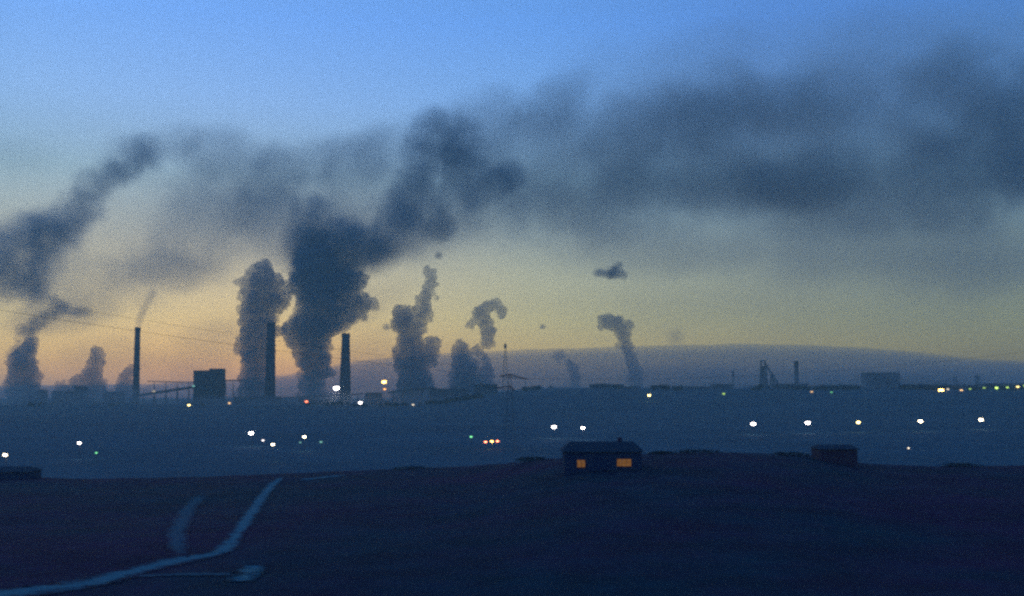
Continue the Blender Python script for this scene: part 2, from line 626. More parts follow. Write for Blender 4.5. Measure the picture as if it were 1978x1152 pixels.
def mast(px, top, base_py, Y, label, w):
    """slim lattice mast"""
    p = at(px, top, Y)
    z0 = height(p.x, p.y) - 1
    H = p.z - z0
    t = thing('lattice_mast', label, 'mast', (p.x, p.y, z0))
    bm = bmesh.new()
    n = 9
    for s in (-1, 1):
        for q in (-1, 1):
            bar(bm, (s * w / 2, q * w / 2, 0), (s * .9, q * .9, H), .45, 5)
    for k in range(n):
        a, b = k / n, (k + 1) / n
        wa, wb = lerp(w / 2, .9, a), lerp(w / 2, .9, b)
        for q in (-1, 1):
            bar(bm, (-wa, q * wa, H * a), (wb, q * wb, H * b), .25, 4)
            bar(bm, (wa, q * wa, H * a), (-wb, q * wb, H * b), .25, 4)
    obj('lattice', bm, M['steel'], t)
    bm = bmesh.new()
    lathe(bm, [(2, H - 9), (2.4, H - 8), (2.4, H - 2), (1.2, H)], 12)
    obj('head', bm, M['steel'], t)
    return t


mast(976, 664, 750, 2080, 'thin faint lattice mast beyond the pylon', 12)


def tank(px0, px1, py, Y, label):
    a, b = at(px0, py, Y), at(px1, py, Y)
    r = (b.x - a.x) / 2
    z0 = height((a.x + b.x) / 2, Y) - 1
    H = a.z - z0
    t = thing('gas_tank', label, 'tank', ((a.x + b.x) / 2, Y, z0), group='gas tanks')
    obj('shell', lathe(bmesh.new(), [(r, 0), (r, H * .86), (r * .8, H * .95), (r * .3, H)], 28), M['cladding'], t, True)
    bm = bmesh.new()
    for q in (.3, .6, .84):
        lathe(bm, [(r + .02, H * q), (r + .7, H * q), (r + .7, H * q + .6), (r + .02, H * q + .6)], 28)
    obj('walkway', bm, M['steel'], t)
    return t


tank(60, 92, 752, 2160, 'round gas tank behind the leftmost steam column')
tank(1150, 1176, 741, 2010, 'round gas tank left of the bent lone plume')
tank(1805, 1830, 738, 2010, 'round gas tank above the brightest amber lamp')
gallery((548, 768), (700, 760), 4, 2.5, 'long pipe bridge crossing in front of the stout chimney', 7, Y=D0 - 60)
gallery((748, 757), (842, 748), 4, 2.2, 'pipe bridge leading from the amber beacon to the broad dark hall', 5, Y=D0 - 70)

# ------------------------------------------------------------------ pylon and its wires
PY = 620
pp = at(985, 722, PY)
pz = height(pp.x, PY)
PH = pp.z - pz
pyl = thing('power_pylon', 'dark lattice pylon in the valley with bent drooping crossarms', 'pylon', (pp.x, PY, pz), rz=R(12))
bm = bmesh.new()
for s in (-1, 1):
    for q in (-1, 1):
        bar(bm, (s * 3.2, q * 3.2, -1), (s * .5, q * .5, PH), .06, 4, .05)
nb = 10
for k in range(nb):
    a, b = k / nb, (k + 1) / nb
    wa, wb = lerp(3.2, .5, a), lerp(3.2, .5, b)
    for q in (-1, 1):
        for s in (-1, 1):
            bar(bm, (s * wa, q * wa, PH * a), (-s * wb, q * wb, PH * b), .02, 4)
            bar(bm, (q * wa, s * wa, PH * a), (q * wb, -s * wb, PH * b), .02, 4)
obj('tower', bm, M['steel'], pyl)
ARMS = [(PH - .6, -6, 10.5), (PH - 7.2, -9.5, 3)]
for z, l, r_ in ARMS:
    bm = bmesh.new()
    for s in (-1, 1):
        for e, dz in ((l, -.8), (r_, -2.6 if r_ > 5 else -2.2)):
            bar(bm, (0, s * .5, z), (e, 0, z + dz), .36, 5, .22)
            bar(bm, (0, s * .5, z - 1.6), (e, 0, z + dz), .16, 5, .12)
    obj('crossarm', bm, M['steel'], pyl)


def wire(pts, r, label, Ys, name='power_line'):
    P = [at(px, py, Y) for (px, py), Y in zip(pts, Ys)]
    bm = bmesh.new()
    for a, b in zip(P, P[1:]):
        bar(bm, a, b, r, 5)
    o = obj(name, bm, M['steel'])
    return tag(o, label, 'power line', 'power lines')


def span(p0, p1, Y0, Y1, sag, n=16):
    pts, ys = [], []
    for k in range(n + 1):
        t = k / n
        # straight in space: interpolate the inverse of the distance for the pixel path
        pts.append((lerp(p0[0], p1[0], t), lerp(p0[1], p1[1], t) + sag * 4 * t * (1 - t)))
        ys.append(1 / lerp(1 / Y0, 1 / Y1, t))
    return pts, ys


p_, y_ = span((-150, 575), (962, 729), 480, PY, 8)
wire(p_, .07, 'lower wire running from the pylon across the slim chimney and both big plumes', y_)
p_, y_ = span((-150, 545), (958, 716), 480, PY, 8)
wire(p_, .05, 'upper wire running from the pylon across the slim chimney and both big plumes', y_)
p_, y_ = span((1010, 731), (2150, 655), PY, 520, 26)
wire(p_, .05, 'wire leaving the pylon towards the blast furnace side', y_)

# ------------------------------------------------------------------ houses on the crest


def house(px0, px1, eave_py, ridge_py, Y, depth, label, wall, windows=(), roof_h=None, chim=True, hip=1.2):
    a, b = at(px0, eave_py, Y), at(px1, eave_py, Y)
    w = b.x - a.x
    z0 = min(height(a.x, Y), height(b.x, Y), height(a.x, Y + depth), height(b.x, Y + depth)) - .5
    H = a.z - z0
    rh = at(px0, ridge_py, Y + depth / 2).z - z0
    t = thing('house', label, 'house', ((a.x + b.x) / 2, Y, z0), group='houses on the crest')
    bm = box(bmesh.new(), -w / 2, w / 2, 0, depth, 0, H)
    obj('wall', bm, wall, t)
    bm = bmesh.new()
    e = .5
    lo = [bm.verts.new((x, y, H + .003)) for x, y in ((-w / 2 - e, -e), (w / 2 + e, -e), (w / 2 + e, depth + e), (-w / 2 - e, depth + e))]
    r1, r2 = bm.verts.new((-w / 2 + hip, depth / 2, rh)), bm.verts.new((w / 2 - hip, depth / 2, rh))
    bm.faces.new(lo[::-1])
    bm.faces.new((lo[0], lo[1], r2, r1))
    bm.faces.new((lo[2], lo[3], r1, r2))
    bm.faces.new((lo[1], lo[2], r2))
    bm.faces.new((lo[3], lo[0], r1))
    rf = obj('roof', bm, M['roofing'], t)
    if chim:
        bm = box(bmesh.new(), w * .22, w * .22 + .8, depth * .55, depth * .55 + .8, H + .2, rh + .7)
        obj('chimney', bm, M['brick'], rf)
    for (wx0, wx1, wy0, wy1) in windows:
        c0, c1 = at(wx0, wy1, Y), at(wx1, wy0, Y)
        ox = t.location
        x0, x1, zz0, zz1 = c0.x - ox.x, c1.x - ox.x, c0.z - ox.z, c1.z - ox.z
        bm = bmesh.new()
        f = .08
        box(bm, x0 - f, x0, -.12, -.003, zz0, zz1)
        box(bm, x1, x1 + f, -.12, -.003, zz0, zz1)
        box(bm, x0 - f, x1 + f, -.12, -.003, zz1 + .002, zz1 + f)
        box(bm, x0 - f, x1 + f, -.16, -.003, zz0 - f, zz0 - .002)
        n = 2 if x1 - x0 > 2 else 1
        for k in range(1, n + 1):
            xm = lerp(x0, x1, k / (n + 1))
            box(bm, xm - .03, xm + .03, -.1, -.045, zz0 + .002, zz1 - .002)
        wnd = obj('window', bm, M['steel'], t)
        obj('pane', box(bmesh.new(), x0 + .002, x1 - .002, -.04, -.006, zz0 + .002, zz1 - .002), M['lit'], wnd)
    return t


def lit_pane():
    m = bpy.data.materials.new('lit_curtain')
    m.use_nodes = True
    nt = m.node_tree
    nt.nodes.remove(nt.nodes['Principled BSDF'])
    t = node(nt, 'ShaderNodeTexCoord')
    nz = node(nt, 'ShaderNodeTexNoise')
    nz.inputs['Scale'].default_value = 2.2
    nt.links.new(t.outputs['Object'], nz.inputs['Vector'])
    r = node(nt, 'ShaderNodeValToRGB')
    r.color_ramp.elements[0].position, r.color_ramp.elements[1].position = .3, .7
    r.color_ramp.elements[0].color, r.color_ramp.elements[1].color = (.11, .045, .015, 1), (.22, .10, .028, 1)
    nt.links.new(nz.outputs['Fac'], r.inputs[0])
    e = node(nt, 'ShaderNodeEmission')
    nt.links.new(r.outputs[0], e.inputs['Color'])
    nt.links.new(e.outputs[0], nt.nodes['Material Output'].inputs['Surface'])
    return m


M['lit'] = lit_pane()
house(1090, 1240, 873, 853, 205, 8, 'dark house on the crest with two orange lit windows under a low hipped roof', M['wall'],
      [(1115, 1130, 889, 903), (1192, 1219, 887, 901)])
house(1585, 1656, 868, 859, 225, 7, 'reddish brick outhouse standing on the crest without any lit window', M['brick'], (), chim=False, hip=.3)
house(-20, 55, 912, 901, 290, 8, 'small dark house on the crest under the nearest white lamp', M['wall'], (), chim=False)

# ------------------------------------------------------------------ shrubs on the crest, wood along the far terrace


def crown_mesh(rng, w, h, n, leaf):
    bm = bmesh.new()
    for _ in range(n):
        a, r = rng.uniform(0, 6.28), math.sqrt(rng.random())
        z = h * rng.uniform(.12, 1) ** .8
        wz = w / 2 * math.sqrt(max(.05, 1 - ((z / h - .45) / .6) ** 2))
        c = Vector((r * math.cos(a) * wz, r * math.sin(a) * wz, z))
        u = Vector((rng.gauss(0, 1), rng.gauss(0, 1), rng.gauss(0, 1))).normalized()
        v = u.orthogonal().normalized()
        l = leaf * rng.uniform(.5, 1.3)
        bm.faces.new([bm.verts.new(c + u * l), bm.verts.new(c + v * l * .6), bm.verts.new(c - u * l), bm.verts.new(c - v * l * .6)])
    return bm


SHRUBS = [(1030, 9.0, 1.2, 'low thicket on the crest reaching up to the left side of the lit house'), (1345, 12.0, 1.1, 'long low thicket on the crest midway from the lit house to the brick outhouse'),
          (1275, 6.0, 1.0, 'low thicket on the crest just right of the lit house'), (1520, 9.0, 1.1, 'low wide thicket left of the brick outhouse'),
          (1850, 9.5, 1.1, 'low thicket on the crest below the last road lamp'), (800, 12.0, 1.0, 'low thicket on the crest below the three red lamps')]
for px, w, h, lab in SHRUBS:
    rng = random.Random(px)
    Y = curve(RDIST, px) - 2
    x = (px - 989) / F * Y
    g = height(x, Y)
    t = thing('shrub', lab, 'shrub', (x, Y, g - .5), group='shrubs on the crest')
    obj('foliage', crown_mesh(rng, w, h, 420, .22), M['leaf'], t)
    bm = bmesh.new()
    for _ in range(6):
        bar(bm, (rng.uniform(-.3, .3), rng.uniform(-.3, .3), 0), (rng.uniform(-.35, .35) * w, rng.uniform(-.3, .3) * w, h * rng.uniform(.6, .95)), .05, 5, .02)
    obj('stem', bm, M['leaf'], t)

bm = bmesh.new()
rng = random.Random(5)
for _ in range(900):
    px = rng.uniform(830, 2050) if rng.random() < .8 else rng.uniform(-50, 830)
    Y = rng.uniform(1780, 1990) if px > 830 else rng.uniform(1900, 2080)
    if noise.noise((px * .012, Y * .004, 8)) < .02:
        continue
    x = (px - 989) / F * Y
    g = height(x, Y)
    w, h = rng.uniform(5, 11), rng.uniform(3.5, 9)
    for _k in range(5):
        c = Vector((x + rng.uniform(-.4, .4) * w, Y + rng.uniform(-.4, .4) * w, g + h * rng.uniform(.25, .75)))
        bmesh.ops.create_icosphere(bm, subdivisions=1, radius=w * rng.uniform(.16, .34), matrix=Matrix.Translation(c))
tag(obj('distant_wood', bm, M['leaf']), 'dark scrubby woodland along the foot of the works', None, kind='stuff')

# ------------------------------------------------------------------ lamps
LC = dict(white=((1, .91, .90), 16), warm=((1, .84, .55), 15), yellow=((1, .76, .25), 12), amber=((1, .55, .10), 16), orange=((1, .42, .10), 8), red=((1, .22, .10), 10),
          green=((.25, 1, .40), 2.0), lime=((.62, 1, .18), 4.0), cyan=((.35, .9, .75), 1.3), pale=((1, .85, .62), 3.5), dim=((1, .6, .25), 2.2))
LM = {}


def lamp_mat(kind, f=1.0):
    k = (kind, f)
    if k not in LM:
        c, s = LC[kind]
        LM[k] = glow('lamp_' + kind, c, s * f)
    return LM[k]


def lamp(px, py, w, kind, label, Hl=None, Y=None, name='street_lamp', cat='street lamp', group='valley lamps', f=1.0):
    """lamp on a post. w: width of the lens in photograph pixels; Hl: lamp height in metres, gives the distance on the plain"""
    if Y is None:
        Y = (36 - Hl) * F / (py - 745)
        for _ in range(8):
            p = at(px, py, Y)
            Y *= 1 + .6 * ((p.z - height(p.x, Y)) - Hl) / max(10, (36 - p.z))
    p = at(px, py, Y)
    g = height(p.x, Y)
    H = max(1.0, p.z - g)
    W = w * .88 * Y / F
    t = thing(name, label, cat, (p.x, Y, g), rz=random.uniform(-.2, .2), group=group)
    pr = .12 if Y < 1000 else .35
    bm = bmesh.new()
    bar(bm, (0, .9, -.5), (0, .9, H + W * .3), pr, 7, pr * .6)
    bar(bm, (0, .9, H + W * .3), (0, 0, H + W * .36), pr * .6, 6)
    obj('post', bm, M['post'], t)
    bm = bmesh.new()
    lathe(bm, [(W * .2, H + W * .22), (W * .54, H + W * .24), (W * .3, H + W * .42), (W * .06, H + W * .46)], 14)
    hd = obj('lamp_head', bm, M['steel'], t)
    bm = bmesh.new()
    bmesh.ops.create_icosphere(bm, subdivisions=2, radius=W / 2)
    bmesh.ops.scale(bm, vec=(1, 1, .62), verts=bm.verts)
    bmesh.ops.translate(bm, vec=(0, 0, H), verts=bm.verts)
    obj('lens', bm, lamp_mat(kind, f), hd, True)
    return t


L8 = 8
lamp(10, 879, 9, 'warm', 'nearest bright white street lamp, above the small dark house', L8)
lamp(153, 856, 7, 'white', 'white street lamp left of the slim chimney, paired with a faint green lamp', L8)
lamp(186, 875, 5, 'green', 'faint green lamp low beside the white one left of the slim chimney', 4, name='signal_lamp', cat='signal lamp')
lamp(485, 837, 10, 'white', 'brightest and topmost of the three white lamps in a slanting row', L8)
lamp(508, 851, 5, 'white', 'dimmest, middle lamp of the three in a slanting row', L8, f=.25)
lamp(527, 859, 7, 'warm', 'lowest, yellowish lamp of the three in a slanting row', L8)
lamp(588, 844, 7, 'warm', 'lone warm lamp above the crest end of the track', L8)
lamp(580, 855, 5, 'cyan', 'dim blue-green lamp just under the lone warm lamp', 5, f=.5)
lamp(620, 854, 7, 'cyan', 'dim blue-green lamp right of the lone warm lamp', 5, f=.5)
lamp(910, 844, 6, 'green', 'green lamp left of the three red lamps', L8, name='signal_lamp', cat='signal lamp')
lamp(938, 854, 6, 'red', 'leftmost of the three red and orange lamps in a tight row', 4, name='warning_lamp', cat='warning lamp', group='three red warning lamps')
lamp(950, 853, 6, 'amber', 'middle, orange one of the three red and orange lamps in a tight row', 4, name='warning_lamp', cat='warning lamp', group='three red warning lamps')
lamp(961, 852.5, 6, 'red', 'rightmost of the three red and orange lamps in a tight row', 4, name='warning_lamp', cat='warning lamp', group='three red warning lamps')
lamp(1070, 825, 10, 'white', 'larger of the two white lamps above the lit house', L8)
lamp(1126, 827, 8, 'white', 'smaller of the two white lamps above the lit house', L8)
lamp(1455, 819, 10, 'white', 'first white lamp of the evenly spaced road lamps, nearest the lit house', L8, group='road lamps')
lamp(1560, 817, 10, 'white', 'second of the evenly spaced road lamps, above the brick outhouse', L8, group='road lamps')
lamp(1658, 816, 8, 'yellow', 'yellow one of the evenly spaced road lamps', L8, group='road lamps')
lamp(1778, 814, 9, 'warm', 'fourth of the evenly spaced road lamps, right of the yellow one', L8, group='road lamps')
lamp(1895, 811, 9, 'warm', 'last of the evenly spaced road lamps, farthest from the lit house', L8, group='road lamps')
lamp(1755, 866, 4, 'pale', 'tiny pale lamp alone beyond the brick outhouse', 4)
FL = dict(name='floodlight_mast', cat='floodlight', group='works lights')
lamp(650, 750, 13, 'white', 'biggest white floodlight, in front of the stout chimney', Y=2000, f=1.1, **FL)
lamp(742, 738, 10, 'amber', 'amber beacon on the mast right of the stout chimney', Y=1990, f=1.2, **FL)
lamp(743, 752, 6, 'orange', 'small orange lamp just under the amber beacon', Y=1985, f=.5, **FL)
lamp(696, 778, 8, 'white', 'white lamp low between the stout chimney and the amber beacon', Y=1700, f=.8, **FL)
lamp(592, 776, 7, 'red', 'red lamp at the foot of the second big plume', Y=1750, f=.5, **FL)
lamp(798, 782, 5, 'pale', 'pale greenish lamp right of the amber beacon', Y=1680, f=.6, **FL)
lamp(365, 783, 6, 'yellow', 'yellow lamp below the dark transfer tower', Y=1650, f=.7, **FL)
lamp(443, 779, 6, 'dim', 'dim orange lamp right of the dark transfer tower', Y=1700, **FL)
lamp(297, 756, 6, 'pale', 'pale lamp on the sloping conveyor side of the slim chimney', Y=2100, f=.3, **FL)
lamp(374, 746, 6, 'cyan', 'blue-green lamp against the dark transfer tower', Y=2095, f=.7, **FL)
lamp(1254, 764, 7, 'yellow', 'single yellow lamp at the foot of the bent lone plume', Y=1500, f=.8, **FL)
lamp(1398, 761, 6, 'lime', 'lime green lamp below the thin faint stack', Y=1550, f=.35, **FL)
lamp(1568, 757, 6, 'dim', 'dim orange lamp below the short faint chimney', Y=1650, f=.7, **FL)
lamp(1606, 758, 6, 'green', 'dim green lamp left of the wide flat-roofed block', Y=1650, f=.35, **FL)
lamp(1660, 750, 5, 'cyan', 'very dim lamp beside the wide flat-roofed block', Y=1850, f=.3, **FL)
TS = dict(name='floodlight_mast', cat='floodlight', group='string of terrace lights')
lamp(1818, 756, 11, 'amber', 'brightest amber lamp at the start of the string of yellow-green lights', Y=1750, f=1.6, **TS)
lamp(1831, 752, 6, 'pale', 'pale lamp touching the brightest amber lamp', Y=1780, f=.4, **TS)
lamp(1857, 754, 7, 'dim', 'dull orange lamp, third in the string of terrace lights', Y=1760, **TS)
lamp(1874, 751.5, 6, 'lime', 'green lamp right after the dull orange one', Y=1780, f=.25, **TS)
lamp(1901, 749.5, 6, 'lime', 'green lamp standing apart in the middle of the string', Y=1780, f=.25, **TS)
lamp(1925, 749.5, 7, 'lime', 'brighter yellow-green lamp, third from the end of the string', Y=1780, f=.9, **TS)
lamp(1946, 748.5, 6, 'lime', 'smaller yellow-green lamp, second from the end of the string', Y=1780, f=.5, **TS)
lamp(1966, 747.5, 7, 'yellow', 'pale yellow lamp, last whole one of the string', Y=1780, f=.3, **TS)
lamp(1979, 745.5, 6, 'lime', 'green lamp cut by the edge of the view', Y=1800, f=.3, **TS)


# ------------------------------------------------------------------ smoke and steam
V_STEAM = even_volume('dense_steam', (.62, .80, .90), .042, skin=.15, skin_color=(.3, .42, .52))
V_SMOKE = even_volume('dark_smoke', (.66, .80, .88), .022, skin=.12, skin_color=(.3, .42, .52))
V_THIN = even_volume('thin_smoke', (.40, .46, .50), .012, skin=.11)
V_CLOUD = cloud_volume('drifting_smoke_mist', (.82, .86, .88))
V_VEIL = cloud_volume('smoke_veil', (.92, .88, .84), .0042, 1.3)
V_ARM = cloud_volume('rolling_smoke', (.70, .80, .88), .015, 2.2)
V_WISP = cloud_volume('smoke_wisp', (.60, .70, .78), .045, 2.4)


def arm(chains, Y, den, label, mat=None, name='smoke_plume'):
    """a smoke plume of soft ragged puffs, each a part of it"""
    rng = random.Random(label)
    p0 = at(chains[0][0][0], chains[0][0][1], Y)
    t = thing(name, label, 'smoke plume', p0, group='plumes')
    first = None
    for ch in chains:
        for a, b in zip(ch, ch[1:] if len(ch) > 1 else ch):
            n = max(1, round(math.hypot(a[0] - b[0], a[1] - b[1]) / (.75 * (a[2] + b[2]) / 2)))
            for k in range(n):
                f = k / n
                r = lerp(a[2], b[2], f) * 1.55 * rng.uniform(.9, 1.1)
                p = at(lerp(a[0], b[0], f) + rng.uniform(-.15, .15) * r, lerp(a[1], b[1], f) + rng.uniform(-.15, .15) * r, Y + rng.uniform(-30, 30))
                if first is None:
                    bm = bmesh.new()
                    bmesh.ops.create_icosphere(bm, subdivisions=3, radius=1)
                    o = first = obj('puff', bm, mat or V_ARM)
                else:
                    o = first.copy()
                    COL.objects.link(o)
                o.parent = t
                o.location = p - Vector(t.location)
                rr = r * Y / F
                o.scale = (rr, rr, rr)
                o.color = (1, 1, 1, den)
    return t


def plume(chains, Y, mat, label, voxel=4.0, disp=9, name='smoke_plume', cat='smoke plume', group='plumes', thick=1.0):
    rng = random.Random(label)
    bm = bmesh.new()
    puffs = []
    for ch in chains:
        if len(ch) == 1:
            puffs.append(ch[0])
        for a, b in zip(ch, ch[1:]):
            L = math.hypot(a[0] - b[0], a[1] - b[1])
            n = max(1, int(L / (.32 * min(a[2], b[2]) + 1)))
            for k in range(n + 1):
                t = k / n
                r = lerp(a[2], b[2], t)
                puffs.append((lerp(a[0], b[0], t) + rng.uniform(-.16, .16) * r, lerp(a[1], b[1], t) + rng.uniform(-.16, .16) * r, r * rng.uniform(.8, 1.05)))
    for (px, py, r) in puffs:
        p = at(px, py, Y)
        rr = r * Y / F
        bmesh.ops.create_icosphere(bm, subdivisions=2, radius=rr, matrix=Matrix.Translation((p.x, p.y + rng.uniform(-.35, .35) * rr * thick, p.z)) @ Matrix.Diagonal((1, thick, 1, 1)))
        for _ in range(5):               # small billows round each puff
            v = Vector((rng.gauss(0, 1), rng.gauss(0, .6), rng.gauss(0, 1))).normalized() * rr * .92
            bmesh.ops.create_icosphere(bm, subdivisions=1, radius=rr * rng.uniform(.2, .5), matrix=Matrix.Translation(p + v))
    tmp = obj('raw', bm)
    rm = tmp.modifiers.new('union', 'REMESH')
    rm.mode, rm.voxel_size = 'VOXEL', voxel
    me = bpy.data.meshes.new_from_object(tmp.evaluated_get(C.evaluated_depsgraph_get()))
    old = tmp.data
    bpy.data.objects.remove(tmp)
    bpy.data.meshes.remove(old)
    me.name = name
    nrm = [v.normal.copy() for v in me.vertices]
    for v, n_ in zip(me.vertices, nrm):
        q = v.co
        w = noise.noise_vector(q / (disp * 5)) * disp * .9 + noise.noise_vector(q / (disp * 2.2) + Vector((7, 3, 1))) * disp * .45
        b = sum(abs(noise.noise(q / sc + Vector((sc, 0, 0)))) * sc * .75 for sc in (disp * 2.4, disp * 1.2, disp * .6))
        v.co = q + w + n_ * (b - disp * .6)
    me.materials.clear()
    me.materials.append(mat)
    for p in me.polygons:
        p.use_smooth = True
    o = bpy.data.objects.new(name, me)
    COL.objects.link(o)
    return tag(o, label, cat, group)


plume([[(491, 800, 27), (491, 740, 28), (491, 700, 29), (493, 660, 32), (497, 620, 35), (503, 585, 38), (508, 550, 34), (508, 528, 23)],
       [(474, 545, 13)], [(531, 547, 20)], [(535, 575, 22)], [(466, 600, 12)], [(464, 655, 12)], [(540, 640, 9)]],
      D0, V_STEAM, 'straight thick dark steam column with a domed head wrapping the broad chimney', voxel=3, disp=8)
plume([[(606, 800, 26), (604, 740, 24), (604, 700, 32), (604, 660, 44), (610, 620, 46), (618, 580, 48), (610, 530, 44), (604, 505, 36)],
       [(640, 600, 40), (680, 590, 26), (708, 587, 15), (722, 586, 10)], [(650, 555, 40), (690, 545, 20)], [(560, 560, 12)], [(558, 640, 14)]],
      D0 + 110, V_STEAM, 'widest steam column swelling upward beside the stout chimney', voxel=3, disp=10)
arm([[(610, 530, 56), (604, 470, 50), (596, 420, 38), (600, 380, 30)], [(630, 540, 56), (655, 510, 54), (690, 485, 52), (730, 462, 48), (765, 440, 50), (785, 405, 48), (800, 365, 48), (815, 325, 50), (832, 280, 54), (850, 240, 44)],
     [(875, 285, 52), (895, 330, 48), (890, 375, 38)], [(915, 372, 32), (950, 360, 34), (985, 345, 28), (1010, 330, 20)], [(860, 430, 30), (830, 460, 30)], [(630, 500, 56), (665, 478, 54), (700, 462, 50), (735, 448, 46)]],
    D0 + 130, 1.9, 'dark smoke arm slanting up from the widest column towards the sky')
plume([[(800, 800, 32), (800, 740, 34), (796, 700, 32), (790, 660, 27), (780, 620, 23), (777, 605, 17)], [(825, 690, 22), (836, 660, 13)],
       [(800, 640, 18), (815, 600, 15), (822, 570, 12), (832, 548, 12), (826, 525, 9)], [(845, 577, 6)]],
      D0 + 40, V_STEAM, 'ragged smoke column with a thin crooked wisp on top, right of the amber beacon', voxel=2.2, disp=6)
plume([[(905, 800, 48), (905, 750, 34), (900, 715, 25), (893, 685, 19), (889, 668, 14)], [(915, 676, 11), (928, 684, 10)], [(940, 770, 25), (940, 725, 14), (938, 695, 9)]],
      D0 + 20, V_STEAM, 'low lumpy dark plume with a knobbly head beside the ragged column', voxel=2.2, disp=5)
plume([[(942, 658, 12), (943, 640, 14), (938, 620, 16), (926, 607, 15), (940, 595, 12), (955, 587, 11), (967, 596, 11), (970, 610, 8)], [(916, 622, 8), (905, 630, 6)]],
      D0 + 20, V_STEAM, 'detached curled puff floating above the low lumpy plume', voxel=2, disp=4)
plume([[(1230, 765, 12), (1228, 730, 12), (1222, 705, 11), (1213, 680, 11), (1207, 660, 11), (1205, 642, 13), (1192, 628, 17), (1176, 621, 14), (1164, 616, 9)],
       [(1212, 630, 10)], [(1196, 668, 7)], [(1160, 632, 6)]], D0, V_STEAM, 'lone narrow plume bent over to the left at its top', voxel=2, disp=4)
plume([[(1112, 765, 10), (1111, 735, 10), (1107, 714, 9), (1101, 706, 8)]], D0, V_STEAM, 'short stubby plume left of the lone bent one', voxel=2, disp=3)
arm([[(1096, 694, 11), (1078, 687, 13), (1068, 685, 9)]], D0, 3.5, 'faint patch of smoke over the short stubby plume', V_WISP)
plume([[(45, 800, 29), (45, 740, 27), (42, 705, 25), (52, 680, 17), (57, 664, 13)]], D0, V_STEAM, 'leftmost thick steam column near the edge of the works', voxel=2.5, disp=6)
arm([[(42, 690, 22), (50, 640, 18), (80, 612, 16), (112, 598, 14), (150, 602, 12), (180, 606, 8)], [(100, 580, 12), (130, 588, 9)]], D0 + 60, 3.2, 'loose wisp trailing right from above the leftmost column', V_WISP)
plume([[(180, 790, 30), (179, 735, 20), (184, 708, 14), (187, 686, 13)], [(150, 785, 24), (147, 738, 14)], [(120, 780, 17), (117, 748, 10)]], D0 + 60, V_STEAM,
      'stepped cluster of thin steam puffs left of the slim chimney', voxel=2.2, disp=4)
plume([[(243, 795, 28), (243, 750, 17), (239, 733, 12), (255, 714, 10)]], D0 + 60, V_STEAM, 'thin steam puff clinging to the foot of the slim chimney', voxel=2.2, disp=4)
arm([[(268, 628, 6), (274, 605, 8), (284, 585, 9), (300, 560, 10)]], D0, 2.0, 'thin trail of smoke leaving the top of the slim chimney', V_WISP)
arm([[(-50, 490, 66), (10, 495, 62), (60, 515, 52), (100, 530, 36)], [(0, 545, 44), (60, 552, 36), (100, 560, 24)], [(40, 450, 36), (66, 425, 32), (78, 405, 24)],
     [(80, 470, 48), (125, 440, 44), (160, 402, 40), (185, 365, 40), (215, 335, 38), (255, 312, 38), (300, 285, 32)]],
    D0 + 150, 1.6, 'dark smoke mass on the left rising in a slanting arm')
arm([[(1152, 527, 8), (1172, 528, 10), (1192, 524, 11), (1208, 533, 8)], [(1190, 516, 7), (1201, 507, 5)]], D0 + 200, 7, 'small dark shred of smoke alone high over the bent plume', V_WISP)
arm([[(1044, 633, 4), (1054, 630, 5)]], D0 + 100, 8, 'tiny shred of smoke between the curled puff and the bent plume', V_WISP)
arm([[(845, 495, 8), (853, 490, 7)]], D0 + 100, 6, 'tiny round shred of smoke above the thin crooked wisp', V_WISP)
arm([[(742, 630, 7), (756, 634, 6)]], D0 + 100, 6, 'tiny shred of smoke left of the thin crooked wisp', V_WISP)
arm([[(1302, 655, 16), (1302, 632, 13)]], D0 + 100, 1.2, 'pale smudge of smoke right of the bent plume', V_WISP)
arm([[(985, 395, 20), (1010, 380, 16)], [(840, 400, 22), (870, 395, 20)]], D0 + 180, 1.5, 'soft dark rags hanging under the slanting smoke arm')

# drifting smoke and low mist: wide ragged clouds

